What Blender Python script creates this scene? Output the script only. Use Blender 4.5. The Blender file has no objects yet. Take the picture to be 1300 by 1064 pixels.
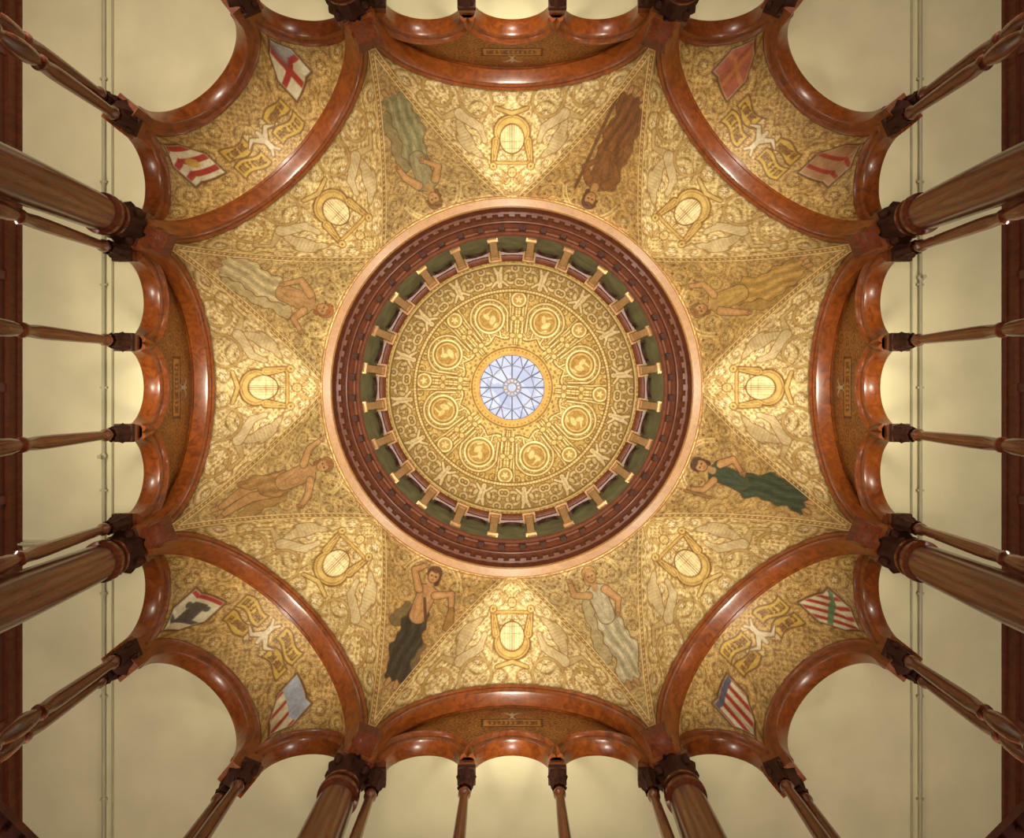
import bpy, math, numpy as np
from mathutils import Vector
F=900.0; ZC=1.5
pi=math.pi
scene=bpy.context.scene
try: scene.view_settings.view_transform='Standard'
except Exception: pass

# ------------------------------------------------------------------ helpers
def lin(c):
    c=np.asarray(c,float); return np.where(c<=0.04045,c/12.92,((np.clip(c,0,1)+0.055)/1.055)**2.4)
def link(o): scene.collection.objects.link(o); return o
def empty(name):
    e=bpy.data.objects.new(name,None); e.empty_display_size=.2; return link(e)
def parent(ch,p): ch.parent=p
class MB:
    def __init__(s): s.v=[]; s.f=[]; s.m=[]
    def add(s,vs,fs,mi=0):
        o=len(s.v); s.v+= [tuple(map(float,v)) for v in vs]; s.f+=[tuple(i+o for i in f) for f in fs]; s.m+=[mi]*len(fs)
    def box(s,c,size,rz=0,mi=0,taper=1.0):
        cx,cy,cz=c; a,b,d=[q/2 for q in size]; C,S=math.cos(rz),math.sin(rz); vs=[]
        for z,k in ((-d,taper),(d,1.0)):
            for x,y in ((-a,-b),(a,-b),(a,b),(-a,b)):
                x*=k;y*=k
                vs.append((cx+x*C-y*S,cy+x*S+y*C,cz+z))
        s.add(vs,[(0,3,2,1),(4,5,6,7),(0,1,5,4),(1,2,6,5),(2,3,7,6),(3,0,4,7)],mi)
    def lathe(s,prof,c=(0,0),n=24,mi=0,lobes=0,amp=0):
        vs=[];fs=[];m=len(prof)
        for (r,z) in prof:
            for i in range(n):
                a=2*pi*i/n; rr=r*(1+amp*math.cos(lobes*a)) if lobes else r
                vs.append((c[0]+rr*math.cos(a),c[1]+rr*math.sin(a),z))
        for j in range(m-1):
            for i in range(n):
                k=(i+1)%n; fs.append((j*n+i,j*n+k,(j+1)*n+k,(j+1)*n+i))
        s.add(vs,fs,mi)
    def sweep(s,prof,path,mi=0,closed=True):
        vs=[];fs=[];m=len(prof);L=len(path)
        for fn in path:
            for p in prof: vs.append(fn(*p))
        for j in range(L-1):
            for i in range(m if closed else m-1):
                k=(i+1)%m; fs.append((j*m+i,j*m+k,(j+1)*m+k,(j+1)*m+i))
        if closed: fs.append(tuple(range(m))[::-1]); fs.append(tuple((L-1)*m+i for i in range(m)))
        s.add(vs,fs,mi)
    def tube(s,p,q,r,n=10,mi=0):
        p=Vector(p);q=Vector(q);d=(q-p).normalized();u=d.orthogonal().normalized();w=d.cross(u);vs=[]
        for o in (p,q):
            for i in range(n):
                a=2*pi*i/n; vs.append(o+u*r*math.cos(a)+w*r*math.sin(a))
        fs=[(i,(i+1)%n,n+(i+1)%n,n+i) for i in range(n)]+[tuple(range(n))[::-1],tuple(range(n,2*n))]
        s.add(vs,fs,mi)
    def obj(s,name,mats,smooth=True,ang=35):
        me=bpy.data.meshes.new(name); me.from_pydata(s.v,[],s.f); 
        for m in mats: me.materials.append(m)
        me.polygons.foreach_set('material_index',s.m)
        if smooth:
            me.polygons.foreach_set('use_smooth',[True]*len(s.f))
            try: me.set_sharp_from_angle(angle=math.radians(ang))
            except Exception: pass
        me.update(); return link(bpy.data.objects.new(name,me))
def grid_obj(name,P,C,mat,wrap=False):
    m,n,_=P.shape
    me=bpy.data.meshes.new(name); idx=np.arange(m*n).reshape(m,n)
    if wrap: idx=np.concatenate([idx,idx[:,:1]],1)
    q=np.stack([idx[:-1,:-1],idx[:-1,1:],idx[1:,1:],idx[1:,:-1]],-1).reshape(-1,4)
    nf=len(q)
    me.vertices.add(m*n); me.vertices.foreach_set('co',P.reshape(-1).astype(np.float32))
    me.loops.add(nf*4); me.loops.foreach_set('vertex_index',q.reshape(-1).astype(np.int32))
    me.polygons.add(nf); me.polygons.foreach_set('loop_start',(np.arange(nf)*4).astype(np.int32))
    try: me.polygons.foreach_set('loop_total',np.full(nf,4,np.int32))
    except Exception: pass
    me.polygons.foreach_set('use_smooth',np.ones(nf,bool))
    me.update(calc_edges=True)
    ca=me.color_attributes.new(name='Col',type='FLOAT_COLOR',domain='POINT')
    col=np.ones((m*n,4),np.float32); col[:,:3]=lin(np.clip(C.reshape(-1,3),0,1)); ca.data.foreach_set('color',col.reshape(-1))
    me.materials.append(mat); me.update()
    return link(bpy.data.objects.new(name,me))

# ------------------------------------------------------------------ materials
def newmat(name):
    m=bpy.data.materials.new(name); m.use_nodes=True; nt=m.node_tree; return m,nt,nt.nodes['Principled BSDF']
def wood(name,dark,light,rough=.30,coat=.3,scale=(3,3,1.0),spec=.5):
    m,nt,b=newmat(name); N=nt.nodes; L=nt.links
    tc=N.new('ShaderNodeTexCoord'); mp=N.new('ShaderNodeMapping'); mp.inputs['Scale'].default_value=scale
    no=N.new('ShaderNodeTexNoise'); no.inputs['Scale'].default_value=2.5; no.inputs['Detail'].default_value=6; no.inputs['Distortion'].default_value=1.8
    cr=N.new('ShaderNodeValToRGB'); cr.color_ramp.elements[0].position=.25; cr.color_ramp.elements[1].position=.8
    cr.color_ramp.elements[0].color=(*lin(dark),1); cr.color_ramp.elements[1].color=(*lin(light),1)
    L.new(tc.outputs['Object'],mp.inputs['Vector']); L.new(mp.outputs[0],no.inputs['Vector']); L.new(no.outputs['Fac'],cr.inputs[0]); L.new(cr.outputs[0],b.inputs['Base Color'])
    bp=N.new('ShaderNodeBump'); bp.inputs['Strength'].default_value=.1; bp.inputs['Distance'].default_value=.01
    L.new(no.outputs['Fac'],bp.inputs['Height']); L.new(bp.outputs[0],b.inputs['Normal'])
    b.inputs['Roughness'].default_value=rough; b.inputs['Coat Weight'].default_value=coat; b.inputs['Coat Roughness'].default_value=.18
    b.inputs['Specular IOR Level'].default_value=spec
    return m
def plain(name,col,rough=.6,var=.06,metal=0,ns=4):
    m,nt,b=newmat(name); N=nt.nodes; L=nt.links
    tc=N.new('ShaderNodeTexCoord'); no=N.new('ShaderNodeTexNoise'); no.inputs['Scale'].default_value=ns; no.inputs['Detail'].default_value=6
    cr=N.new('ShaderNodeValToRGB'); c=np.array(col)
    cr.color_ramp.elements[0].position=.3; cr.color_ramp.elements[1].position=.7
    cr.color_ramp.elements[0].color=(*lin(np.clip(c*(1-var),0,1)),1); cr.color_ramp.elements[1].color=(*lin(np.clip(c*(1+var),0,1)),1)
    L.new(tc.outputs['Object'],no.inputs['Vector']); L.new(no.outputs['Fac'],cr.inputs[0]); L.new(cr.outputs[0],b.inputs['Base Color'])
    b.inputs['Roughness'].default_value=rough; b.inputs['Metallic'].default_value=metal
    return m
def mural(name,rough=.4,metal=.3,lo=(.56,.47,.34,1)):
    m,nt,b=newmat(name); N=nt.nodes; L=nt.links
    at=N.new('ShaderNodeAttribute'); at.attribute_name='Col'
    tc=N.new('ShaderNodeTexCoord'); no=N.new('ShaderNodeTexNoise'); no.inputs['Scale'].default_value=5; no.inputs['Detail'].default_value=13; no.inputs['Roughness'].default_value=.8
    cr=N.new('ShaderNodeValToRGB'); cr.color_ramp.elements[0].position=.38; cr.color_ramp.elements[1].position=.62
    cr.color_ramp.elements[0].color=lo; cr.color_ramp.elements[1].color=(1,1,1,1)
    mx=N.new('ShaderNodeMix'); mx.data_type='RGBA'; mx.blend_type='MULTIPLY'; mx.inputs[0].default_value=.8
    L.new(tc.outputs['Object'],no.inputs['Vector']); L.new(no.outputs['Fac'],cr.inputs[0])
    L.new(at.outputs['Color'],mx.inputs[6]); L.new(cr.outputs[0],mx.inputs[7]); L.new(mx.outputs[2],b.inputs['Base Color'])
    n2=N.new('ShaderNodeTexNoise'); n2.inputs['Scale'].default_value=30; n2.inputs['Detail'].default_value=4
    bp=N.new('ShaderNodeBump'); bp.inputs['Strength'].default_value=.35; bp.inputs['Distance'].default_value=.02
    L.new(tc.outputs['Object'],n2.inputs['Vector']); L.new(n2.outputs['Fac'],bp.inputs['Height']); L.new(bp.outputs[0],b.inputs['Normal'])
    b.inputs['Roughness'].default_value=rough; b.inputs['Metallic'].default_value=metal
    return m
M_wood=wood('polished_oak',(.33,.14,.035),(.57,.29,.085),.32,.25)
M_woodL=wood('polished_oak_light',(.54,.36,.16),(.66,.46,.21),.4,.15)
M_woodD=wood('carved_dark_oak',(.16,.075,.045),(.28,.14,.08),.65,0,spec=.2)
M_woodC=wood('cornice_oak',(.27,.115,.04),(.42,.20,.08),.55,.05,spec=.3)
M_post=wood('drum_post_oak',(.54,.39,.23),(.70,.53,.34),.55,0,spec=.3)
M_woodR=wood('panelled_mahogany',(.26,.10,.06),(.38,.16,.09),.5,.1)
M_col=wood('column_mahogany',(.25,.10,.045),(.44,.20,.09),.26,.4,(5,5,.6))
M_cream=plain('cream_plaster',(.84,.80,.64),.8,.03,ns=1.5)
M_green=plain('drum_green_panel',(.25,.28,.16),.5,.45,ns=4)
M_mural=mural('gilded_mural',.38,.38); M_lun=mural('lunette_gilding',.5,.12); M_dome=mural('gilded_dome_mural',.40,.30)
M_lead=plain('lead_came',(.33,.33,.42),.5,.1)
M_pipe=plain('painted_conduit',(.68,.65,.52),.5,.03)
M_brass=plain('aged_brass',(.60,.47,.28),.5,.08,.5)
M_floor=plain('mosaic_floor',(.45,.34,.25),.5,.2,ns=12)
def glass():
    m,nt,b=newmat('skylight_glass'); N=nt.nodes;L=nt.links
    tc=N.new('ShaderNodeTexCoord'); vo=N.new('ShaderNodeTexVoronoi'); vo.inputs['Scale'].default_value=5
    cr=N.new('ShaderNodeValToRGB'); cr.color_ramp.elements[0].color=(*lin((.68,.73,.90)),1); cr.color_ramp.elements[1].color=(*lin((.92,.94,1)),1)
    L.new(tc.outputs['Object'],vo.inputs['Vector']); L.new(vo.outputs['Color'],cr.inputs[0])
    L.new(cr.outputs[0],b.inputs['Emission Color']); b.inputs['Base Color'].default_value=(.05,.05,.06,1); b.inputs['Roughness'].default_value=.6; b.inputs['Emission Strength'].default_value=.85
    return m
M_glass=glass()

# ------------------------------------------------------------------ paint functions (mural design, evaluated in surface coordinates)
def sm(x,w=1.0): return np.clip(.5-x/w,0,1)
def mix(c,col,m):
    m=m[...,None]; return c*(1-m)+np.asarray(col,float)*m
def cap(X,Y,x1,y1,r1,x2,y2,r2):
    dx,dy=x2-x1,y2-y1; L=dx*dx+dy*dy+1e-9; t=np.clip(((X-x1)*dx+(Y-y1)*dy)/L,0,1)
    return np.hypot(X-x1-t*dx,Y-y1-t*dy)-(r1+(r2-r1)*t)
def ell(X,Y,cx,cy,rx,ry,rot=0):
    c,s=math.cos(rot),math.sin(rot); x=(X-cx)*c+(Y-cy)*s; y=-(X-cx)*s+(Y-cy)*c
    return (np.hypot(x/rx,y/ry)-1)*min(rx,ry)
def draw(c,sd,col,out=(.36,.22,.10),w=1.0,al=.92,fe=1.0):
    if out is not None: c=mix(c,out,sm(sd-w,fe)*al)
    return mix(c,col,sm(sd+.2*w,fe)*al)
def mottle(c,X,Y,amp=.07):
    n=np.sin(X*.11+2*np.sin(Y*.07))*np.sin(Y*.13+1.7*np.sin(X*.09))+.6*np.sin(X*.31+Y*.27+2*np.sin(Y*.2))
    return c*(1+amp*n[...,None])
def scroll(c,X,Y,sp,line,pale,seed=0,sym=True,al=.8,pitch=.26,thin=.13,leafy=1.0):
    rng=np.random.RandomState(seed); Ya=np.abs(Y) if sym else Y
    x0,x1,y0,y1=X.min(),X.max(),Ya.min(),Ya.max()
    d1=np.full(X.shape,1e9); TH=np.zeros(X.shape); H=np.ones(X.shape); RS=np.ones(X.shape)
    j=0; y=y0+sp*.5
    while y<y1+sp:
        i=0; x=x0+(sp*.5 if j%2 else 0)
        while x<x1+sp:
            cx=x+rng.uniform(-.2,.2)*sp; cy=y+rng.uniform(-.2,.2)*sp; rs=rng.uniform(.78,1.22)
            d=np.hypot(X-cx,Ya-cy)/rs; k=d<d1
            d1=np.where(k,d,d1); TH=np.where(k,np.arctan2(Ya-cy,X-cx),TH); H=np.where(k,1 if (i+j)%2 else -1,H); RS=np.where(k,rs,RS)
            x+=sp; i+=1
        y+=sp*.87; j+=1
    v=((d1/(sp*pitch))-H*TH/(2*pi))%1
    wd=thin+.05*np.sin(TH*5+d1*.5)
    ins=sm(d1-sp*.5,2)
    nl=9 if sp<26 else 14
    lf=np.sin(TH*nl+d1*1.3*H)
    c=mix(c,pale,sm(.25-lf,.6)*sm(.30-np.abs(v-.5),.12)*ins*al*.75*leafy)
    c=mix(c,line,sm(np.abs(v-.5)-wd,.16)*ins*al)
    c=mix(c,line,sm(.75-lf,.25)*sm(np.abs(np.abs(v-.5)-.24)-.12,.1)*ins*al*.7*leafy)
    pet=sp*.13*(1+.25*np.cos(5*TH))
    c=mix(c,line,sm(d1-pet,1)*al); c=mix(c,pale,sm(d1-pet+1.2,1)*al)
    o=(1-ins)*sm(.15-np.sin(X*.8)*np.sin(Y*.8),.35)
    c=mix(c,line,o*al*.6)
    st=np.sin(X*1.9+1.3*np.sin(Y*.5))*np.sin(Y*2.1+1.1*np.sin(X*.43))
    return c*(1+.04*st[...,None])
def rinceau(c,X,Y,line,pale,seed,sym=True,al=.85,big=33,small=15):
    c=scroll(c,X,Y,small,line,pale,seed+50,sym,al*.6,.30,.12)
    return scroll(c,X,Y,big,tuple(np.array(line)*.92),pale,seed,sym,al*.9,.27,.08,.8)
SKIN=(.77,.58,.38)
def letters(c,X,Y,cx,cy,hw,hh,col,n=8,scale=1,seed=0):
    rng=np.random.RandomState(seed)
    for i in range(n):
        lx=cx-hw+ (i+.5)*2*hw/n; w=hw/n*.55; t=.012*scale
        k=rng.randint(4)
        sds=[np.maximum(np.abs(X-(lx-w))-t,np.abs(Y-cy)-hh)]
        if k in(0,2): sds.append(np.maximum(np.abs(X-(lx+w))-t,np.abs(Y-cy)-hh))
        if k in(0,1,3): sds.append(np.maximum(np.abs(X-lx)-w,np.abs(Y-cy-hh*.85)-t))
        if k in(1,2): sds.append(np.maximum(np.abs(X-lx)-w,np.abs(Y-cy)-t))
        if k==3: sds.append(np.maximum(np.abs(X-lx)-w,np.abs(Y-cy+hh*.85)-t))
        for s in sds: c=mix(c,col,sm(s,.012*scale)*.9)
    return c
def severy_paint(X,Y,card):
    bg=np.array((.90,.82,.60) if card else (.86,.77,.53))
    c=np.ones(X.shape+(3,))*bg; c=mottle(c,X,Y,.05)
    c=rinceau(c,X,Y,(.58,.42,.20),(.97,.93,.79),seed=3,al=.88)
    Ya=np.abs(Y); OL=(.54,.39,.20)
    wing=np.minimum(np.minimum(ell(X,Ya,316,57,18,6,.5),ell(X,Ya,304,50,14,4.6,.95)),ell(X,Ya,326,65,16,5.5,.2))
    wing=np.minimum(wing,ell(X,Ya,309,62,13,4,.75))
    body=np.minimum(np.minimum(cap(X,Ya,334,42,5,346,66,7),cap(X,Ya,334,42,5,322,37,3)),ell(X,Ya,319,36,4.5,3.5))
    legs=np.minimum(cap(X,Ya,338,42,2.2,350,34,1.5),cap(X,Ya,346,68,3,358,62,1.5))
    tail=np.minimum(np.minimum(cap(X,Ya,346,72,4,336,88,2.2),cap(X,Ya,336,88,2.2,346,100,2)),cap(X,Ya,346,100,2,354,92,3))
    for s,col in ((wing,(.86,.80,.62)),(tail,(.82,.74,.52)),(legs,(.85,.78,.58)),(body,(.87,.81,.64))): c=draw(c,s,col,OL,1.0,.78)
    c=mix(c,(.66,.52,.30),sm(np.abs(((X*.85+Ya*.5)%4)-2)-.35,.8)*sm(wing+1,1)*.75)
    c=mix(c,(.68,.55,.33),sm(np.abs(((X*.5-Ya*.85)%4)-2)-.3,.8)*sm(np.minimum(body,tail)+1,1)*.55)
    for (cx,cy,rr) in ((262,0,15),(366,46,20),(366,92,16)):
        s=np.abs(np.hypot(X-cx,Ya-cy)-rr)-1.5; c=draw(c,s,(.80,.68,.40),OL,.7,.7)
    body=np.minimum(ell(X,Y,330,0,20,23),cap(X,Ya,318,21,5,290,25,2.5))
    c=draw(c,body,(.83,.71,.42),(.46,.30,.12),1.6,.95)
    c=mix(c,(.52,.35,.15),sm(np.abs(body+2.6)-.5,.8)*.8)
    inner=ell(X,Y,321,0,18,15.5)
    c=draw(c,inner,(.96,.90,.70),(.46,.30,.12),1.3,.95)
    st=np.maximum(np.abs(((Y+1.5)%3)-1.5)-.35,np.maximum(np.abs(X-315)-24,np.abs(Y)-12))
    c=mix(c,(.50,.33,.14),sm(st,.8)*.85)
    for xx in (300,309,318): c=mix(c,(.50,.33,.14),sm(np.maximum(np.abs(X-xx)-.4,np.abs(Y)-12),.8)*.6)
    c=draw(c,np.maximum(np.abs(X-290)-2,np.abs(Y)-25),(.80,.66,.36),(.46,.30,.12),.9)
    c=draw(c,ell(X,Ya,285,25,5,4.5),(.84,.73,.44),(.46,.30,.12),.9); c=mix(c,(.5,.33,.13),sm(np.hypot(X-285,Ya-25)-1.5,1))
    c=draw(c,ell(X,Y,277,0,6.5,5.5),(.86,.75,.50),(.46,.30,.12),1)
    c=mix(c,(.4,.25,.1),sm(np.hypot(X-277,Ya-2)-.8,.8))
    c=draw(c,cap(X,Ya,268,3,1.8,261,8,1.3),(.86,.77,.5),(.46,.30,.12),.8)
    c=draw(c,cap(X,Ya,352,0,2.6,358,20,2),(.83,.72,.44),(.46,.30,.12),.9)
    return c
def figure(c,u,v,sp):
    base=c
    robe=np.array(sp['robe']); top=sp.get('top',SKIN); l1=sp.get('l1',3); l2=sp.get('l2',-2); ol=(.36,.25,.14); al=.92
    wob=1.6*np.sin(u*.17+v*.1)+1.0*np.sin(u*.37-v*.23)
    for cl in sp.get('cloth',[]):
        s=cap(u,v,*cl)+wob*.8; cc=np.array(sp['clothc']); c=draw(c,s,cc,ol,.8,.75)
        c=mix(c,cc*.78,sm(np.abs(((v+u*.35+1.5*np.sin(u*.12))%5)-2.5)-.5,1.4)*sm(s+1.5,1.5)*.6)
    c=draw(c,np.minimum(ell(u,v,9,0,8,7.5),cap(u,v,8,4,3,20,5,2.5)),sp.get('hair',(.34,.20,.10)),ol,.6,al)
    feet=np.minimum(cap(u,v,136,l2-4,2.4,147,l2-6,2),cap(u,v,136,l2+4,2.4,148,l2+4,2)); c=draw(c,feet,SKIN,ol,.6,al)
    if sp.get('legs'):
        for sgn in(-1,1):
            s=np.minimum(cap(u,v,68,sgn*5,8,102,sgn*5+l1,5.2),cap(u,v,102,sgn*5+l1,5.4,138,l2+sgn*4,2.8)); c=draw(c,s,SKIN,ol,.7,al)
            c=mix(c,(.66,.45,.27),sm(np.abs(v-(sgn*5+l1+3))-1.0,2.5)*sm(s+1,1)*.6)
        s=np.minimum(cap(u,v,62,0,11,80,2,12),cap(u,v,80,8,7,112,15,3))+wob*.7
    else:
        s=np.minimum(np.minimum(cap(u,v,60,0,9.5,74,1,12.5),cap(u,v,74,1,12.5,104,l1,13.5)),cap(u,v,104,l1,13.5,134,l2,11))+wob
        s=np.maximum(s,u-139-2*np.sin(v*.8))
    c=draw(c,s,robe,ol,.8,al)
    fold=np.sin((v-(l1*(u-64)/40))*.62+1.9*np.sin(u*.055+v*.04)+.8*np.sin(u*.13))
    f2=np.sin((v-(l1*(u-64)/40))*1.3+2.2*np.sin(u*.08))
    c=mix(c,robe*.68,sm(.35-fold,1.2)*sm(s+1.2,1.2)*.5); c=mix(c,np.clip(robe*1.2+.05,0,1),sm(.5+fold,1.1)*sm(s+1.8,1.2)*.45)
    c=mix(c,robe*.6,sm(.85-f2,.3)*sm(s+1,1.2)*.4)
    s=np.minimum(cap(u,v,33,0,9.5,62,0,8.5),cap(u,v,31,-7,4.6,31,7,4.6)); c=draw(c,s,top,ol,.8,al)
    tp=np.array(top)
    if 'top' in sp: c=mix(c,tp*.75,sm(.5-np.sin(v*.9+u*.22*np.sign(v)),.8)*sm(s+1.2,1)*.5)
    c=mix(c,tp*.80,sm(-np.abs(v)+6.5,3)*sm(s+.8,1)*.55)
    c=mix(c,tp*.82,sm(np.abs(v+.5*np.sin(u*.2))-.6,1.2)*sm(s+2,1)*.5)
    c=mix(c,tp*.82,sm(np.abs(np.hypot(u-39,np.abs(v)-4.6)-4.4)-.4,1)*sm(39-u,1)*sm(s+1,1)*.55)
    for arm in sp['arms']:
        (a,b),(p,q),(h,k)=arm; ac=np.array(sp.get('armc',SKIN))
        s=np.minimum(cap(u,v,a,b*.85,4.2,p,q,3.2),cap(u,v,p,q,3.2,h,k,2.1)); s=np.minimum(s,ell(u,v,h,k,3,2.5)); c=draw(c,s,ac,ol,.7,al)
        c=mix(c,np.clip(ac*1.12,0,1),sm(s+2.2,1.5)*.5)
        for fg in(-1,0,1): c=draw(c,cap(u,v,h,k,1.0,h+3.6*np.sign(h-p),k+fg*2.2,.6),ac,ol,.4,al)
    c=draw(c,cap(u,v,19,0,3.2,28,0,3.8),np.array(SKIN)*.93,None)
    c=draw(c,ell(u,v,13,0,7.2,5.4),SKIN,ol,.7,al)
    c=mix(c,np.array(SKIN)*.82,sm(-v+3,2)*sm(ell(u,v,13,0,7,5),1)*.5)
    c=mix(c,sp.get('hair',(.34,.20,.10)),sm(np.maximum(ell(u,v,10,0,8,6.8),u-9+.08*v*v),1)*.9)
    for q in(-2.1,2.1): c=mix(c,(.25,.14,.08),sm(ell(u,v,12.8,q,.8,1.2),.8))
    c=mix(c,(.62,.38,.22),sm(cap(u,v,13,0,.3,16,.3,.6),.8)*.8); c=mix(c,(.60,.25,.15),sm(ell(u,v,17.4,0,.6,1.7),.7)*.9)
    for pr in sp.get('props',[]):
        x1,y1,r1,x2,y2,r2,col=pr; c=draw(c,cap(u,v,x1,y1,r1,x2,y2,r2),col,ol,.6,.85)
    a_=sp.get('al',.78)
    return base*(1-a_)+c*a_
FIG=[
 dict(al=.95,robe=(.22,.28,.20),top=(.25,.31,.23),l1=8,l2=4,hair=(.30,.20,.12),arms=[((33,-11),(28,-22),(14,-27)),((33,11),(46,19),(60,9))],props=[(10,-30,1.2,40,-27,1.2,(.62,.47,.24))],clothc=(.30,.35,.26),cloth=[(100,14,8,134,14,6)]),
 dict(robe=(.78,.77,.67),top=(.80,.78,.68),l1=-5,l2=2,hair=(.72,.55,.32),arms=[((33,-11),(50,-18),(64,-12)),((33,11),(28,23),(12,22))],clothc=(.78,.74,.58),cloth=[(40,14,5,110,18,7)]),
 dict(al=.95,robe=(.22,.20,.13),top=SKIN,l1=0,l2=3,hair=(.36,.20,.10),arms=[((33,-11),(16,-21),(4,-11)),((33,11),(26,24),(44,30))],clothc=(.48,.42,.28),cloth=[(56,-12,6,76,-18,7),(96,12,7,130,14,6)],props=[(44,30,2.5,66,34,5,(.66,.50,.26)),(40,0,1,64,10,1,(.35,.22,.1))]),
 dict(robe=(.66,.49,.28),top=SKIN,legs=1,l1=4,l2=-3,arms=[((33,-11),(44,-23),(58,-30)),((33,11),(22,22),(6,26))],hair=(.55,.33,.15),clothc=(.70,.54,.30),cloth=[(70,-10,7,120,-16,5)]),
 dict(robe=(.82,.76,.59),top=SKIN,l1=-4,l2=-4,arms=[((33,-11),(50,-19),(66,-8)),((33,11),(42,21),(30,30))],hair=(.62,.34,.16),clothc=(.82,.76,.58),cloth=[(52,16,7,126,12,7)]),
 dict(robe=(.55,.56,.42),top=(.60,.58,.44),l1=6,l2=0,arms=[((33,-11),(48,-19),(62,-22)),((33,11),(46,17),(58,4))],hair=(.45,.30,.15),clothc=(.58,.55,.40),cloth=[(60,-14,7,120,-12,7)]),
 dict(al=.85,robe=(.46,.28,.13),top=(.50,.31,.15),armc=(.50,.31,.15),l1=-3,l2=0,arms=[((33,-11),(46,-18),(62,-9)),((33,11),(46,18),(58,8))],hair=(.34,.19,.10),clothc=(.50,.31,.16),cloth=[(36,-12,7,124,-13,8)],props=[(20,19,1.2,130,15,1.2,(.42,.27,.14))]),
 dict(robe=(.74,.59,.30),top=(.76,.62,.33),l1=5,l2=-3,arms=[((33,-11),(28,-23),(12,-27)),((33,11),(50,17),(64,22))],hair=(.50,.33,.16),clothc=(.70,.56,.28),cloth=[(60,14,8,118,20,7)]),
]
def spandrel_paint(X,Y,k,edge):
    bg=np.array([(.73,.61,.38),(.77,.68,.47),(.72,.59,.36),(.76,.66,.43),(.79,.69,.46),(.73,.63,.42),(.73,.59,.35),(.74,.61,.36)][k])
    c=np.ones(X.shape+(3,))*bg; c=mottle(c,X,Y,.10)
    c=rinceau(c,X,Y,(.53,.38,.19),(.87,.79,.57),seed=20+k,sym=False,al=.68,big=28,small=13)
    a=((X*.7+Y*.7)%13)-6.5; b=((X*.7-Y*.7)%13)-6.5
    c=mix(c,(.48,.30,.13),sm(np.hypot(a,b)-1.6-.5*np.cos(5*np.arctan2(b,a)),1)*sm(X-274,10)*.85)
    for rr in (36,40): 
        s=np.abs(np.hypot((X-280)*.85,Y)-rr)-.6; c=mix(c,(.90,.80,.55),sm(s,1)*sm(X-268,4)*.8)
    sx=1.12; sy=1.22
    c=figure(c,(X-245)/sx,Y*(1 if k%2 else -1)/sy,FIG[k])
    c=mix(c,(.58,.42,.20),sm(edge-7,1.5)*.6); c=mix(c,(.94,.86,.64),sm(np.abs(edge-7)-.7,1)*.85)
    c=mix(c,(.92,.83,.58),sm(edge-1.6,1)*.8)
    c=mix(c,(.94,.86,.62),sm(np.hypot(edge-4,((X%6)-3))-1.2,1)*.85)
    c=mix(c,(.85,.72,.42),sm(X-242,1)*.8); c=mix(c,(.5,.3,.12),sm(np.abs(X-244)-.8,1)*.8)
    return c
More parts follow.
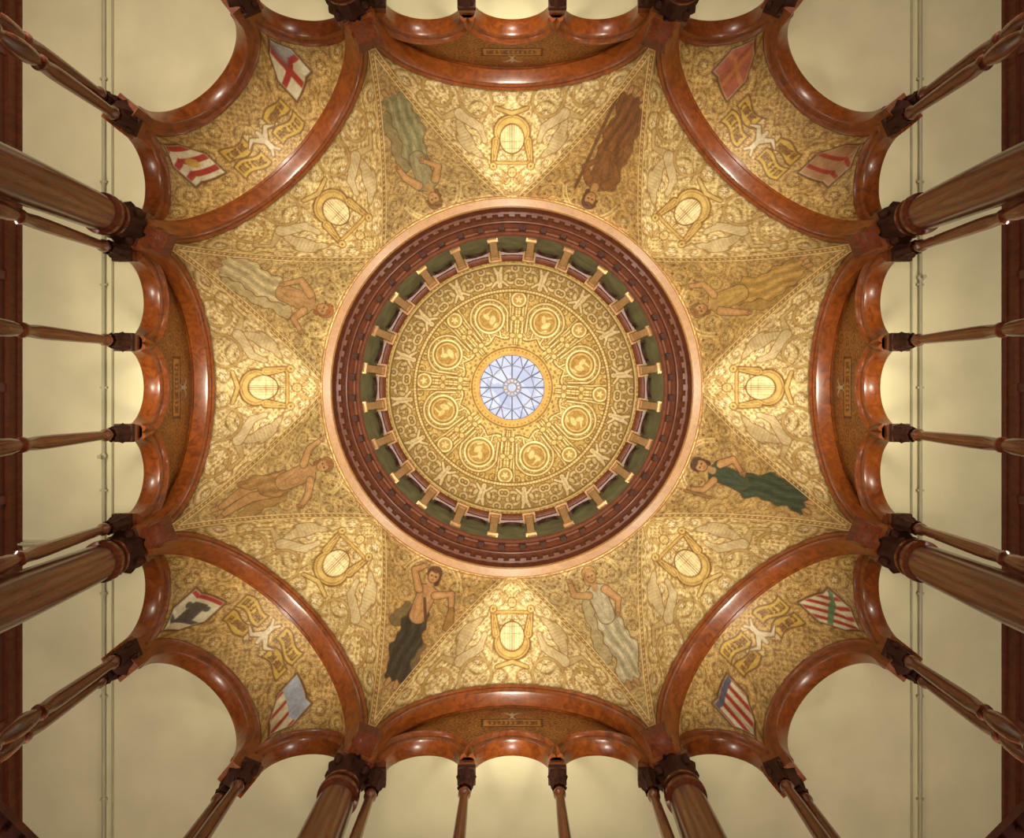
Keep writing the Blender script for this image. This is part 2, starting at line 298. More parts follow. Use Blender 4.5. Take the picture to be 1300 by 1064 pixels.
def dome_paint(R,TH):
    LN=(.50,.37,.16); PL=(.96,.92,.72)
    c=np.ones(R.shape+(3,))*np.array((.80,.70,.44))
    X=R*np.cos(TH);Y=R*np.sin(TH); c=mottle(c,X,Y,.05)
    off=math.radians(27); s8=2*pi/8; s16=2*pi/16
    fold=np.abs(((TH-off)%s16)-s16/2)
    c=scroll(c,R,(s16/2-fold)*118,13,LN,PL,seed=9,sym=False,al=.85,pitch=.3)
    ray=np.abs(((TH-off)%(s8/4))-s8/8)*R
    c=mix(c,PL,sm(ray-.7,1)*sm(60-R,2)*.8); c=mix(c,LN,sm(np.abs(ray-1.8)-.5,1)*sm(60-R,2)*.7)
    ph=((TH-off+s8/2)%s8)-s8/2; px=R*np.cos(ph); py=R*np.sin(ph)
    pm=((TH-off)%s8)-s8/2; qx=R*np.cos(pm); qy=R*np.sin(pm)
    pet=R-68+7*np.abs(np.sin(8*(TH-off)))
    c=mix(c,(.84,.74,.46),sm(pet,1.5)*.6)
    c=mix(c,LN,sm(.3-np.sin(TH*32)*np.sin(R*.9),.4)*sm(pet+3,3)*.7)
    c=mix(c,LN,sm(np.abs(pet)-.9,1)*.9); c=mix(c,PL,sm(np.abs(pet-2.4)-.8,1)*.8)
    # main medallions, framed by horseshoes opening inwards
    d=np.hypot(px-92,py)
    hs=np.where(px>92,np.abs(d-24),np.abs(np.abs(py)-24+(92-px)*.35)+np.clip(70-px,0,99))
    c=draw(c,hs-1.4,PL,LN,1,.85)
    c=mix(c,LN,sm(d-20,1)*.9); c=mix(c,PL,sm(np.abs(d-18.2)-1.3,1)); c=mix(c,(.74,.61,.35),sm(d-15.6,1))
    c=mix(c,PL,sm(np.abs(d-13.6)-.5,.9)*.8)
    c=mix(c,LN,sm(np.abs(d-10-2*np.cos(6*np.arctan2(py,px-92)))-.5,1)*.6)
    c=mix(c,(.94,.88,.66),sm(np.minimum(ell(px,py,89,3,6,3.6,.6),np.minimum(ell(px,py,95,-3,5,2.8,-.5),np.minimum(cap(px,py,83,6,1.4,80,2,1.0),cap(px,py,96,-4,1.6,101,5,.8)))),1)*.9)
    # radiating torches
    wdt=2.6+1.6*np.clip((qx-60)/60,0,1)
    sp=np.maximum(np.abs(qy)-wdt,np.abs(qx-88)-33)
    c=draw(c,sp,(.93,.86,.62),LN,1.1,.95,1); c=mix(c,LN,sm(np.abs(qy)-.5,.8)*sm(sp,1)*.8)
    c=mix(c,LN,sm(np.abs((R%6)-3)-.5,1)*sm(sp,1)*.6)
    for w_ in (6.8,): c=mix(c,PL,sm(np.maximum(np.abs(np.abs(qy)-w_)-.7,np.abs(qx-88)-30),1)*.85); c=mix(c,LN,sm(np.maximum(np.abs(np.abs(qy)-w_-1.6)-.4,np.abs(qx-88)-30),1)*.8)
    for rr in (66,88): c=draw(c,ell(qx,np.abs(qy),rr,5,3,3.4),(.90,.83,.58),LN,.8,.9)
    # secondary small medallions at the torch heads
    d2=np.hypot(qx-112,qy); c=mix(c,LN,sm(d2-11,1)*.9); c=mix(c,PL,sm(d2-9.6,1)); c=mix(c,(.74,.61,.35),sm(d2-7.4,1)); c=mix(c,PL,sm(d2-3.5-1.2*np.cos(5*np.arctan2(qy,qx-112)),1)*.9)
    # plain ring mouldings
    for rr,cc,w_ in ((121,LN,.9),(123.2,PL,1.3),(125.4,LN,.6)): c=mix(c,cc,sm(np.abs(R-rr)-w_,1)*.9)
    c=mix(c,LN,sm(np.abs(((TH*80)%2.5)-1.25)-.3,.8)*sm(np.abs(R-123.2)-1.3,1)*.6)
    fr=sm(np.abs(R-141)-14,1.5); c=mix(c,(.66,.53,.29),fr*.35)
    pg=((TH-off)%s16)-s16/2; gx=R*np.cos(pg); gy=R*np.sin(pg); ga=np.abs(gy)
    for (ux,uy,ur,uw) in ((140,15,7.8,1.9),(150,22,4.4,1.4),(132,24,4.2,1.3)):
        e2=np.hypot(gx-ux,ga-uy); s=np.abs(e2-ur)-uw; c=draw(c,s,(.92,.88,.70),LN,.8,.88); c=draw(c,e2-ur*.3,(.92,.88,.70),LN,.7,.85)
    fx=gx; fy=gy
    put=np.minimum(np.minimum(ell(fx,fy,130,0,3.6,3.2),cap(fx,fy,135,0,3.8,144,1,4.2)),np.minimum(cap(fx,np.abs(fy),135,4,1.8,129,10,1.5),cap(fx,np.abs(fy),146,2,2.5,154,5,1.6)))
    wg=ell(fx,np.abs(fy),139,8,6,2.6,.5)
    c=draw(c,wg,(.90,.85,.64),LN,.8,.85); c=draw(c,put,(.95,.91,.75),LN,.9,.9)
    c=mix(c,LN,sm(np.abs(fy)-.4,1)*sm(put+2,1)*.5)
    c=mix(c,(.94,.88,.64),sm(np.abs(R-157)-1,1)); c=mix(c,(.92,.84,.58),sm(np.hypot(R-160,((TH*160)%6)-3)-1.6,1))
    c=mix(c,LN,sm(np.abs(R-155)-.8,1))
    c=mix(c,(.78,.63,.33),sm(R-51,1)); c=mix(c,LN,sm(np.abs(R-51)-.9,1)); c=mix(c,LN,sm(np.hypot(R-47.5,((TH*47.5)%5)-2.5)-1.2,1)*.7)
    return c
def eagle(c,X,Y,cx,cy,s,col=(.84,.80,.68)):
    X=X-cx;Y=Y-cy;Xa=np.abs(X)
    e=np.minimum(cap(X,Y,0,-.5*s,.12*s,0,.4*s,.16*s),np.minimum(cap(Xa,Y,0,0,.16*s,.55*s,-.45*s,.10*s),cap(Xa,Y,.55*s,-.45*s,.1*s,1.0*s,-.2*s,.03*s)))
    e=np.minimum(e,cap(Xa,Y,0,.4*s,.08*s,.25*s,.75*s,.08*s))
    return draw(c,e,col,(.45,.30,.12),.012,.85,.012)
def card_lunette(T,Hh,dark=1.0):
    X=T*90;Y=(Hh-9)*90
    c=np.ones(T.shape+(3,))*np.array((.66,.44,.18)); c=scroll(c,Y,X,20,(.42,.25,.10),(.80,.62,.31),seed=5,al=.75)
    pl=np.maximum(np.abs(T)-.42,np.abs(Hh-10.22)-.11); c=draw(c,pl,(.74,.54,.24),(.35,.18,.07),.025,1,.015)
    c=letters(c,T,Hh,0,10.22,.37,.06,(.38,.20,.07),11)
    return eagle(c,T,-Hh,0,-10.47,.17)
def shield(c,U,V,u0,v0,kind):
    K=1.22
    u=(U-u0)/K; v=(V-v0)/K
    sd=np.maximum(np.abs(v)-.17+np.clip(u-.05,0,1)*.9,np.abs(u)-.19)
    c=draw(c,sd,(.84,.80,.68),(.42,.28,.14),.018,1,.015); ins=sm(sd+.01,.012)*.92
    RED=(.64,.18,.14)
    if kind==0: c=mix(c,RED,sm(np.minimum(np.abs(v)-.03,np.abs(u+.02)-.03),.01)*ins); c=mix(c,(.48,.48,.52),sm(np.maximum(-v,-u),.01)*ins*.7)
    if kind==1: c=mix(c,RED,ins*sm(np.abs(((u+.3)%.13)-.065)-.03,.01)); c=mix(c,(.8,.65,.3),ins*sm(np.hypot(u,v)-.05,.01))
    if kind==2: c=mix(c,RED,ins*sm(np.abs(((v+.3)%.085)-.042)-.02,.01)); c=mix(c,(.35,.35,.44),ins*sm(u+.12,.01))
    if kind==3: c=mix(c,RED,ins*sm(np.abs(((v+u+1)%.12)-.06)-.028,.01)); c=mix(c,(.36,.48,.32),ins*sm(np.abs(v-u)-.03,.01))
    if kind==4: c=mix(c,(.32,.29,.27),ins*sm(np.maximum(np.abs(v)-.06,np.abs(u)-.1),.01)); c=mix(c,(.32,.29,.27),ins*sm(np.abs(u-.1)-.02,.01)); c=mix(c,(.32,.29,.27),ins*sm(np.hypot(np.abs(v)-.08,u+.06)-.03,.01)); c=mix(c,RED,ins*sm(u+.14,.01))
    if kind==5: c=mix(c,(.62,.66,.74),ins*sm(u,.01)); c=mix(c,RED,ins*sm(np.abs(((v+.3)%.1)-.05)-.015,.01)*sm(-u,.01))
    if kind==6: c=mix(c,(.62,.24,.16),ins*.8); c=mix(c,(.76,.50,.30),ins*sm(np.minimum(np.abs(v)-.02,np.abs(u)-.02),.01))
    if kind==7: c=mix(c,(.62,.42,.25),ins*.8); c=mix(c,(.62,.22,.15),ins*sm(np.abs(((u+.3)%.14)-.07)-.02,.01))
    return c
def diag_lunette(U,V,k):
    c=np.ones(U.shape+(3,))*np.array((.77,.63,.37)); c=mottle(c,U*90,V*90,.07)
    c=rinceau(c,U*90,V*90,(.50,.35,.15),(.90,.81,.56),seed=11,al=.85,big=30,small=14)
    ks={1:(3,2),3:(5,4),5:(1,0),7:(6,7)}[k]
    for sgn,kd in ((-1,ks[0]),(1,ks[1])): c=shield(c,U,V,5.44,sgn*.95,kd)
    for sgn in(-1,1):
        wv=.04*np.sin((V-sgn*.36)*12)
        q=np.maximum(np.abs(V-sgn*.38)-.22,np.abs(U-5.10+wv)-.095)
        c=draw(c,q,(.78,.65,.28),(.44,.30,.12),.018,.95,.015); c=letters(c,V,U+wv,sgn*.38,5.10,.19,.05,(.44,.28,.10),6,1,sgn+3)
        q=np.maximum(np.abs(V-sgn*.40)-.19,np.abs(U-5.34+.03*np.sin(V*14))-.08); c=draw(c,q,(.77,.63,.26),(.44,.30,.12),.018,.95,.015)
        c=letters(c,V,U,sgn*.40,5.34,.15,.042,(.44,.28,.10),5,1,sgn+8)
    return eagle(c,V,-U,0,-5.22,.26)

# ------------------------------------------------------------------ vault geometry
A=4.6; HV=9.0; HR=11.8; RR=3.1; HS=A*math.tan(pi/8); RISE=1.87
def g(s): return (1-(1-s)**1.5)**(2/3)
def rot(n,t,ang):
    return n*math.cos(ang)-t*math.sin(ang), n*math.sin(ang)+t*math.cos(ang)
vault=empty('painted_vault')
s_tab=np.linspace(0,1,60); px_tab=900*(4.98-1.88*s_tab)/(HV+(HR-HV)*g(s_tab))
for k in range(8):
    ang=k*pi/4
    a=np.linspace(-pi/2,pi/2,361); tt=np.sin(a); m=np.linspace(0,1,170)[:,None]
    Qn=np.full_like(tt,A); Qt=HS*tt; Qh=HV+RISE*np.sqrt(np.clip(1-tt**2,0,1))
    s=1-np.abs(tt); Vn,Vt=A,HS*np.sign(tt); Gn=Vn+(RR-Vn)*s; Gt=Vt*(1-s); Gh=HV+(HR-HV)*g(s)
    n=Gn+(Qn-Gn)*m; t=Gt+(Qt-Gt)*m; h=Gh+(Qh-Gh)*m+.10*np.sin(pi*m)*(1-np.abs(tt))
    X=236+(n-3.1)*96.7; Y=t*82
    col=severy_paint(X,Y,k%2==0)
    wx,wy=rot(n,t,ang); o=grid_obj('severy_%d'%k,np.stack([wx,wy,h+ZC],-1),col,M_mural); parent(o,vault)
    ang2=ang+pi/8; s=np.linspace(0,1,300)[:,None]; w=np.linspace(-1,1,230)[None,:]
    V=A/math.cos(pi/8); En=RR*np.cos(w*pi/8); Et=RR*np.sin(w*pi/8)
    n=V+(En-V)*s; t=Et*s; h=HV+(HR-HV)*g(s)+0*w
    X=np.interp(s,s_tab,px_tab)+0*w; Y=t*900/h
    edge=np.abs(RR*math.sin(pi/8)*s*900/h)*(1-np.abs(w))
    col=spandrel_paint(X,Y,k,edge)
    wx,wy=rot(n,t,ang2); o=grid_obj('spandrel_%d'%k,np.stack([wx,wy,h+ZC],-1),col,M_mural); parent(o,vault)

# dome
R0=2.77; H0=15.3; e=np.linspace(0,math.acos(.85/R0),230)[:,None]; th=np.linspace(0,2*pi,1100,endpoint=False)[None,:]
r=R0*np.cos(e)+0*th; h=H0+R0*np.sin(e)+0*th
dome=grid_obj('painted_dome',np.stack([r*np.cos(th),r*np.sin(th),h+ZC],-1),dome_paint(900*r/h,th+0*r),M_dome,wrap=True)
ho=H0+R0*math.sin(math.acos(.85/R0))+ZC
# oculus skylight
mb=MB(); mb.add([(.86*math.cos(i*pi/32),.86*math.sin(i*pi/32),ho+.05) for i in range(64)],[tuple(range(64))],0)
mb.lathe([(.87,ho+.06),(.87,ho-.03),(.82,ho-.04),(.81,ho+.04)],n=64,mi=2)
for rr,w in ((.55,.014),(.22,.022),(.12,.02)): mb.lathe([(rr-w,ho+.03),(rr-w,ho+.01),(rr+w,ho+.01),(rr+w,ho+.03)],n=48,mi=1)
for i in range(12):
    a_=i*pi/6; r1=.22 
    mb.tube((r1*math.cos(a_),r1*math.sin(a_),ho+.02),(.82*math.cos(a_),.82*math.sin(a_),ho+.02),.017,6,1)
    a2=a_+pi/12; mb.tube((.55*math.cos(a_),.55*math.sin(a_),ho+.02),(.82*math.cos(a2),.82*math.sin(a2),ho+.02),.011,6,1)
    a3=a_+pi/6; mb.tube((.82*math.cos(a2),.82*math.sin(a2),ho+.02),(.55*math.cos(a3),.55*math.sin(a3),ho+.02),.011,6,1)
    mb.tube((.10*math.cos(a2),.10*math.sin(a2),ho+.02),(.22*math.cos(a2),.22*math.sin(a2),ho+.02),.014,6,2)
mb.obj('oculus_skylight',[M_glass,M_lead,M_brass])

# cornice ring
z=ZC
mb=MB()
mb.lathe([(3.16,11.9+z),(3.14,11.70+z),(3.11,11.66+z),(2.99,11.66+z),(2.97,11.69+z)],n=128,mi=1)
mb.lathe([(2.97,11.69+z),(2.96,11.80+z),(2.93,11.84+z),(2.90,11.84+z),(2.885,11.90+z),(2.86,11.98+z),(2.82,12.02+z),(2.80,12.02+z),(2.795,12.10+z),(2.76,12.13+z),(2.73,12.2+z),(2.70,12.21+z),(2.69,12.26+z),(2.655,12.28+z),(2.64,12.33+z),(2.645,12.38+z),(2.70,12.42+z),(3.12,12.44+z),(3.16,11.9+z)],n=128,mi=0)
for i in range(96):
    a_=2*pi*i/96; mb.box((2.895*math.cos(a_),2.895*math.sin(a_),11.875+z),(.075,.095,.09),a_,0)
for i in range(48):
    a_=2*pi*(i+.5)/48; mb.box((2.74*math.cos(a_),2.74*math.sin(a_),12.16+z),(.10,.12,.10),a_,2,.8)
mb.obj('dome_cornice_ring',[M_woodC,M_woodL,M_woodD])
# drum : recessed green panels between posts
mb=MB()
mb.lathe([(3.10,12.40+z),(2.90,12.43+z),(2.90,15.18+z),(2.95,15.45+z),(2.76,15.45+z)],n=96,mi=0)
mb.lathe([(2.90,15.12+z),(2.84,15.13+z),(2.82,15.17+z),(2.77,15.18+z),(2.74,15.21+z),(2.715,15.26+z),(2.735,15.30+z),(2.735,15.34+z),(2.80,15.42+z)],n=128,mi=1)
for i in range(24):
    a_=2*pi*(i+.5)/24; P_=lambda r_,zz:(r_*math.cos(a_),r_*math.sin(a_),zz+z)
    mb.box(P_(2.80,12.62),(.18,.22,.3),a_,1); mb.box(P_(2.79,15.07),(.22,.27,.12),a_,3); mb.box(P_(2.80,14.94),(.18,.20,.14),a_,3,.75)
    mb.box(P_(2.81,13.8),(.14,.15,2.2),a_,3,.85); mb.box(P_(2.80,13.15),(.18,.20,.12),a_,3)
    b0=2*pi*i/24; nx,ny=math.cos(b0),math.sin(b0)
    # small arched head and sill of every recessed panel
    def P(al):
        def f(dr,dn,al=al):
            t=(.20+dr)*math.sin(al); hh=14.70+(.22+dr)*math.cos(al); n_=2.84+dn
            return (n_*nx-t*ny,n_*ny+t*nx,hh+z)
        return f
    mb.sweep([(0,0),(.035,0),(.035,.06),(0,.06)],[P(-pi/2+pi*j/12) for j in range(13)],2)
mb.obj('dome_drum_colonnade',[M_green,M_woodC,M_woodD,M_post])

# formeret arches (8)
for k in range(8):
    ang=k*pi/4; mb=MB(); path=[]
    for j in range(65):
        al=-pi/2+pi*j/64
        def f(dr,dn,al=al):
            t=(1.76+dr)*math.sin(al); hh=HV+(1.72+dr)*math.cos(al); n_=A+dn
            x,y=rot(n_,t,ang); return (x,y,hh+ZC)
        path.append(f)
    prof=[(.155,-.01),(.15,-.05),(.11,-.06),(.09,-.03),(.05,-.03),(.03,-.01),(0,0),(-.01,.03),(-.01,.20),(.02,.23),(.02,.27),(.06,.28),(.16,.28)]
    mb.sweep(prof,path,0); mb.obj('wooden_vault_arch',[M_wood])

# ------------------------------------------------------------------ arcade
NF=4.80; NB=5.05; HSP=9.2; HCEIL=10.36
cd=(4.8+3.39)*math.sqrt(.5)
def seg_h(t,arches):
    h=np.full(np.shape(t),HSP-.02)
    for (tc,ri,ro) in arches: h=np.maximum(h,HSP+np.sqrt(np.clip(ro**2-(t-tc)**2,0,None))*(np.abs(t-tc)<ro)-.02)
    return h
small=[(-1.155,.50,.66),(0,.50,.66),(1.155,.50,.66)]
sideL=[(-2.73,.54,.70)]; sideR=[(2.73,.54,.70)]
big=[(0,.84,1.04)]
def arches_on(mb,ang,n0,arches):
    for tc,ri,ro in arches:
        path=[]
        for j in range(41):
            al=-pi/2+pi*j/40
            def f(dr,dn,al=al):
                t=tc+(ri+dr)*math.sin(al); hh=HSP+(ri+dr)*math.cos(al); x,y=rot(n0+dn,t,ang); return (x,y,hh+ZC)
            path.append(f)
        w=ro-ri
        mb.sweep([(w+.02,.02),(w,-.03),(w*.8,-.05),(w*.62,-.03),(w*.5,0),(w*.2,0),(0,.02),(-.01,.05),(-.01,.20),(.02,.25),(w,.25),(w+.02,.2)],path,0)
def backwall(mb,ang,nb,arches,t0,t1):
    ts=np.linspace(t0,t1,80); hs=seg_h(ts,arches)-.03; vs=[];fs=[]
    for t,h_ in zip(ts,hs):
        x,y=rot(nb-.01,t,ang); vs+=[(x,y,h_+ZC),(x,y,HCEIL+ZC)]
    for i in range(79): fs.append((2*i,2*i+2,2*i+3,2*i+1))
    mb.add(vs,fs,1)
def capital(mb,x,y,rz,sz,z0=8.72,z1=9.2):
    mb.lathe([(sz*.40,z0-.04+ZC),(sz*.46,z0+ZC),(sz*.40,z0+.04+ZC),(sz*.44,z0+.12+ZC),(sz*.56,z0+.22+ZC),(sz*.60,z0+.25+ZC)],(x,y),24,1,8,.09)
    for i in range(4):
        a_=rz+pi/4+i*pi/2; mb.lathe([(.01,z0+.13+ZC),(sz*.11,z0+.17+ZC),(sz*.13,z0+.22+ZC),(sz*.08,z0+.27+ZC)],(x+sz*.52*math.cos(a_),y+sz*.52*math.sin(a_)),8,1)
    mb.box((x,y,z0+.29+ZC),(sz*1.15,sz*1.15,.07),rz,1); mb.box((x,y,z0+.36+ZC),(sz*1.05,sz*1.05,.08),rz,0)
    mb.box((x,y,(z0+.4+z1)/2+ZC),(sz*.92,sz*.92,z1-z0-.38),rz,0)
def colonnette(mb,x,y,rz=0,r=.075,z0=6.45,z1=8.72,diag=False):
    L=z1-z0
    pr=[(1.5,0),(1.5,.02),(1.1,.04),(1.4,.06),(1.2,.08),(.8,.10),(.8,.12),(1.15,.17),(1.3,.23),(1.15,.30),(.85,.34),(.82,.35),(1.15,.36),(1.15,.375),(.9,.39),(1.05,.46),(1.05,.55),(.92,.75),(.80,.90),(.78,.925),(1.08,.94),(1.08,.96),(.80,.975),(.85,1.0)]
    mb.lathe([(r*a_,z0+b_*L+ZC) for a_,b_ in pr],(x,y),20,0)
    mb.box((x,y,z0-.15+ZC),(r*4.2,r*4.2,.30),rz,0); mb.box((x,y,z0-.02+ZC),(r*3.6,r*3.6,.06),rz,1)
for q in range(4):
    ang=q*pi/2
    mb=MB(); nm=.5*(NF+NB)
    arches_on(mb,ang,NF,small); backwall(mb,ang,NB,small,-1.95,1.95)
    for t in(-.5775,.5775):
        x,y=rot(nm,t,ang); capital(mb,x,y,ang,.20)
    for t in(-1.72,1.72):
        x,y=rot(nm+.03,t,ang); capital(mb,x,y,ang,.20)
    mb.obj('arcade_screen',[M_wood,M_woodD])
    for t in(-.5775,.5775,-1.72,1.72):
        m2=MB(); x,y=rot(nm+(.03 if abs(t)>1 else 0),t,ang); colonnette(m2,x,y,ang,.070,6.2); m2.obj('turned_colonnette',[M_col,M_woodD])
    a=np.linspace(-pi/2,pi/2,301); t1=1.80*np.sin(a); h1=HV+1.76*np.cos(a); n1=np.full_like(a,A+.255)
    t2=np.linspace(-1.93,1.93,301); h2=seg_h(t2,small); n2=np.full_like(a,NF+.02)
    m=np.linspace(0,1,110)[:,None]; n=n1+(n2-n1)*m; t=t1+(t2-t1)*m; h=h1+(h2-h1)*m
    x,y=rot(n,t,ang); grid_obj('lunette_mural',np.stack([x,y,h+ZC],-1),card_lunette(t,h),M_lun)
    angd=ang+pi/4; mb=MB()
    arches_on(mb,ang,NF,sideR); backwall(mb,ang,NB,sideR,1.95,3.45)
    arches_on(mb,ang+pi/2,NF,sideL); backwall(mb,ang+pi/2,NB,sideL,-3.45,-1.95)
    arches_on(mb,angd,cd,big); backwall(mb,angd,cd+.25,big,-1.05,1.05)
    for (aa,tt_) in ((ang,3.46),(ang+pi/2,-3.46)):
        sg=1 if tt_>0 else -1
        x,y=rot(nm,tt_,aa); rz=aa+sg*pi/8
        x1,y1=rot(nm-.07,tt_-.12*sg,aa); x2,y2=rot(nm+.09,tt_+.11*sg,aa)
        capital(mb,x1,y1,rz,.20); capital(mb,x2,y2,rz,.20)
        mb.box((x,y,9.05+ZC),(.30,.38,.30),rz+.3*sg,0)
        mb.lathe([(.02,8.74+ZC),(.11,8.80+ZC),(.17,8.92+ZC),(.17,9.0+ZC)],(x,y),12,1,6,.12)
        for (xx,yy) in ((x1,y1),(x2,y2)):
            m2=MB(); colonnette(m2,xx,yy,rz,.076); m2.obj('turned_colonnette',[M_col,M_woodD])
    mb.obj('corner_arcade_screen',[M_wood,M_woodD])
    pts=np.array([rot(NF,1.95,-pi/4),rot(NF,3.39,-pi/4),rot(NF,-3.39,pi/4),rot(NF,-1.95,pi/4)])
    L=np.hypot(*np.diff(pts,axis=0).T); cum=np.concatenate([[0],np.cumsum(L)]); S=cum[-1]*np.linspace(0,1,361)
    n2=np.interp(S,cum,pts[:,0])+.02; t2=np.interp(S,cum,pts[:,1])
    h2=np.where(S<cum[1],seg_h(1.95+S,sideR),np.where(S<cum[2],seg_h(S-cum[1]-L[1]/2,big),seg_h(-3.39+(S-cum[2]),sideL)))
    a=np.linspace(-pi/2,pi/2,361); t1=1.80*np.sin(a); h1=HV+1.76*np.cos(a); n1=np.full_like(a,A+.255)
    m=np.linspace(0,1,150)[:,None]; n=n1+(n2-n1)*m; t=t1+(t2-t1)*m; h=h1+(h2-h1)*m+.06*np.sin(pi*m)
    x,y=rot(n,t,angd); grid_obj('lunette_mural',np.stack([x,y,h+ZC],-1),diag_lunette(n,t,2*q+1),M_lun)
# big columns
for k in range(8):
    t=2.08 if k%2==0 else -2.08; ang=(k//2)*pi/2 if k%2==0 else ((k+1)//2)*pi/2
    x,y=rot(4.9,t,ang); rz=(k+.5)*pi/4; mb=MB()
    mb.lathe([(.32,5.7+ZC),(.32,5.9+ZC),(.28,5.98+ZC),(.31,6.08+ZC),(.26,6.2+ZC),(.25,6.4+ZC),(.25,7.0+ZC),(.225,8.2+ZC),(.21,8.42+ZC),(.25,8.45+ZC),(.255,8.50+ZC),(.215,8.53+ZC),(.21,8.60+ZC),(.235,8.62+ZC),(.235,8.66+ZC),(.20,8.68+ZC)],(x,y),40,0)
    mb.lathe([(.20,8.66+ZC),(.23,8.74+ZC),(.22,8.80+ZC),(.26,8.92+ZC),(.27,8.95+ZC)],(x,y),40,1,10,.06)
    for i in range(4):
        a_=rz+pi/4+i*pi/2; mb.lathe([(.01,8.80+ZC),(.05,8.84+ZC),(.06,8.90+ZC),(.03,8.95+ZC)],(x+.25*math.cos(a_),y+.25*math.sin(a_)),10,1)
    mb.box((x,y,8.98+ZC),(.46,.46,.07),rz,0); mb.box((x,y,9.1+ZC),(.40,.44,.2),rz,0)
    px_,py_=4.86*math.cos(rz),4.86*math.sin(rz)
    mb.box((px_,py_,9.0+ZC),(.34,.34,.16),rz,0,.8); mb.box((x*.99,y*.99,9.5+ZC),(.3,.34,.7),rz,0)
    mb.obj('wooden_column',[M_col,M_woodD])

# ------------------------------------------------------------------ room shell
W=7.25
def poly_prism(mb,pts,z0,z1,mi=0):
    n=len(pts); vs=[(p[0],p[1],z0) for p in pts]+[(p[0],p[1],z1) for p in pts]
    mb.add(vs,[tuple(range(n)),tuple(range(2*n-1,n-1,-1))]+[(i,n+i,n+(i+1)%n,(i+1)%n) for i in range(n)],mi)
def annulus(name,b,z0,z1,mat,c):
    mb=MB()
    for q in range(4):
        a_=q*pi/2
        R_=lambda p:rot(p[0],p[1],a_)
        poly_prism(mb,[R_(p) for p in ((b,-c),(W,-c),(W,c),(b,c))],z0,z1)
        poly_prism(mb,[R_(p) for p in ((b,c),(W,c),(W,W),(c,W),(c,b))],z0,z1)
    return mb.obj(name,[mat],False)
annulus('ceiling',5.03,HCEIL+ZC,HCEIL+.1+ZC,M_cream,3.50)
annulus('gallery_floor',4.72,5.5+ZC,5.7+ZC,M_woodR,3.36)
mb=MB(); mb.box((0,0,-.05),(2*W+.4,2*W+.4,.1)); mb.obj('floor',[M_floor],False)
for nm_,q in (('east',0),('south',1),('west',2),('north',3)):
    a_=q*pi/2; mb=MB(); x,y=rot(W+.1,0,a_); H=HCEIL+.1+ZC
    mb.box((x,y,H/2),(.2,2*W+.39,H),a_)
    for i in range(9):
        x,y=rot(W-.015,-6.4+1.6*i,a_); mb.box((x,y,H/2),(.03,.12,H-.02),a_)
    mb.obj('wall_'+nm_,[M_woodR],False)
    mb=MB(); x,y=rot(W-.03,0,a_); mb.box((x,y,HCEIL-.12+ZC),(.06,2*W-.2,.22),a_); x,y=rot(W-.05,0,a_); mb.box((x,y,HCEIL-.03+ZC),(.1,2*W-.3,.05),a_)
    mb.obj('trim_%d'%(q+1),[M_woodC],False)
for q in range(4):
    a_=q*pi/2
    for (ag,n0,t0,t1) in ((a_,4.93,-3.4,3.4),(a_+pi/4,5.92,-.98,.98)):
        mb=MB(); x,y=rot(n0,(t0+t1)/2,ag); mb.box((x,y,6.3+ZC),(.16,t1-t0,.08),ag); mb.box((x,y,5.78+ZC),(.14,t1-t0,.10),ag)
        nb=int((t1-t0)/.16)
        for i in range(nb):
            x,y=rot(n0,t0+(i+.5)*(t1-t0)/nb,ag)
            mb.lathe([(.03,5.82+ZC),(.045,5.9+ZC),(.02,6.0+ZC),(.04,6.1+ZC),(.02,6.2+ZC),(.03,6.27+ZC)],(x,y),8)
        mb.obj('gallery_balustrade',[M_woodC])
for sx in(-1,1):
    mb=MB(); X0=sx*(5.95); mb.tube((X0,-W+.02,HCEIL-.03+ZC),(X0,W-.02,HCEIL-.03+ZC),.028)
    for yy in np.arange(-6,6.5,1.5):
        mb.box((X0,yy,HCEIL-.02+ZC),(.10,.03,.05)); 
    mb.tube((X0-.12*sx,-W+.02,HCEIL-.02+ZC),(X0-.12*sx,W-.02,HCEIL-.02+ZC),.014)
    mb.lathe([(.05,HCEIL-.02+ZC),(.05,HCEIL-.06+ZC),(.02,HCEIL-.07+ZC),(.01,HCEIL-.14+ZC),(.03,HCEIL-.15+ZC),(0,HCEIL-.155+ZC)],(X0,-1.6 if sx>0 else 1.0),12)
    if sx<0: mb.tube((-W+.02,2.28,HCEIL-.03+ZC),(-6.6,2.28,HCEIL-.03+ZC),.03)
    mb.obj('ceiling_conduit',[M_pipe])

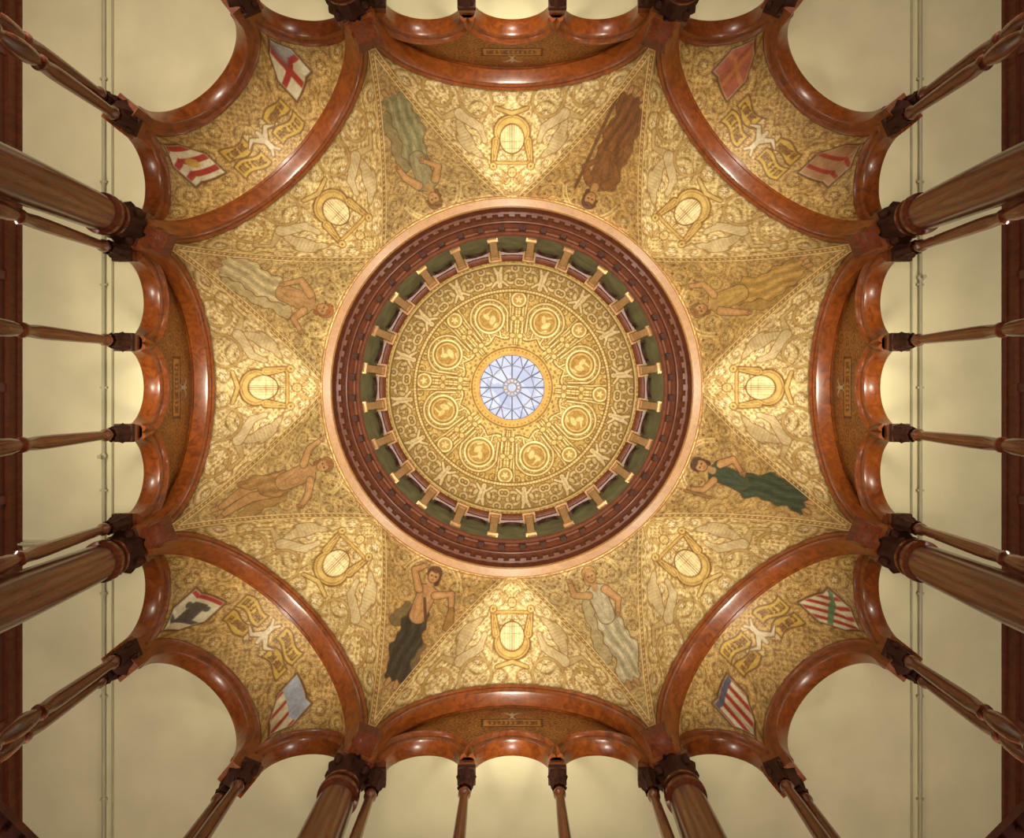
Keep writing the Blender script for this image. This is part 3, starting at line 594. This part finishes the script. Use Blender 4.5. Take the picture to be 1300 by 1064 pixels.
# ------------------------------------------------------------------ lamps
def pt(name,loc,P,col,rad=.25):
    l=bpy.data.lights.new(name,'POINT'); l.energy=P; l.color=col; l.shadow_soft_size=rad; o=bpy.data.objects.new(name,l); o.location=loc; return link(o)
def spot(name,loc,tgt,P,col,ang,rad=.15,blend=.9):
    l=bpy.data.lights.new(name,'SPOT'); l.energy=P; l.color=col; l.spot_size=math.radians(ang); l.spot_blend=blend; l.shadow_soft_size=rad
    o=bpy.data.objects.new(name,l); o.location=loc; o.rotation_euler=(Vector(tgt)-Vector(loc)).to_track_quat('-Z','Y').to_euler(); return link(o)
WARM=(1,.90,.68); WARM2=(1,.93,.77)
for k in range(8):
    a_=k*pi/4; x,y=rot(4.3,0,a_)
    tx,ty=rot(3.95,0,a_)
    spot('gallery_uplight',(x,y,4.5+ZC),(tx,ty,11.2+ZC),1350 if k%2==0 else 1050,WARM2,40 if k%2==0 else 36)
    spot('lyre_glow_fill',(x*.97,y*.97,4.6+ZC),(tx*1.0,ty*1.0,11.2+ZC),2600 if k%2==0 else 1200,(1,.95,.82),14,.08,1.0)  # extra narrow spot, added to strengthen the glow around each lyre
    x,y=rot(3.2,0,a_+pi/8); spot('gallery_uplight',(x,y,2.0+ZC),(x*.97,y*.97,11+ZC),950,WARM,60,.3)
    rg=6.4 if k%2==0 else 7.0; x,y=rot(rg,0,a_); pt('gallery_fill',(x,y,(6.9 if k%2==0 else 6.4)+ZC),330 if k==5 else 200,(1,.95,.80),.25)  # unseen fill added for the gallery ceiling; northwest one stronger, replacing window light
for k in range(8):
    a_=k*pi/4; pt('drum_fill',(2.74*math.cos(a_),2.74*math.sin(a_),12.52+ZC),50,WARM2,.04)  # hidden point lights added behind the cornice lip to brighten drum and dome
spot('dome_fill_spot',(0,0,.6),(0,0,16),9000,WARM2,25,.3,.3)  # unseen upward spot below the camera, added to light only the dome
w=bpy.data.worlds.new('sky'); scene.world=w; w.use_nodes=True; w.node_tree.nodes['Background'].inputs[0].default_value=(.6,.7,1,1); w.node_tree.nodes['Background'].inputs[1].default_value=.2

# ------------------------------------------------------------------ camera
cam=bpy.data.cameras.new('camera'); co=link(bpy.data.objects.new('camera',cam)); co.location=(0,0,ZC); co.rotation_euler=(pi,0,0)
cam.sensor_width=36; cam.lens=F/1300*36; cam.shift_y=-40/1300; cam.clip_end=200
scene.camera=co
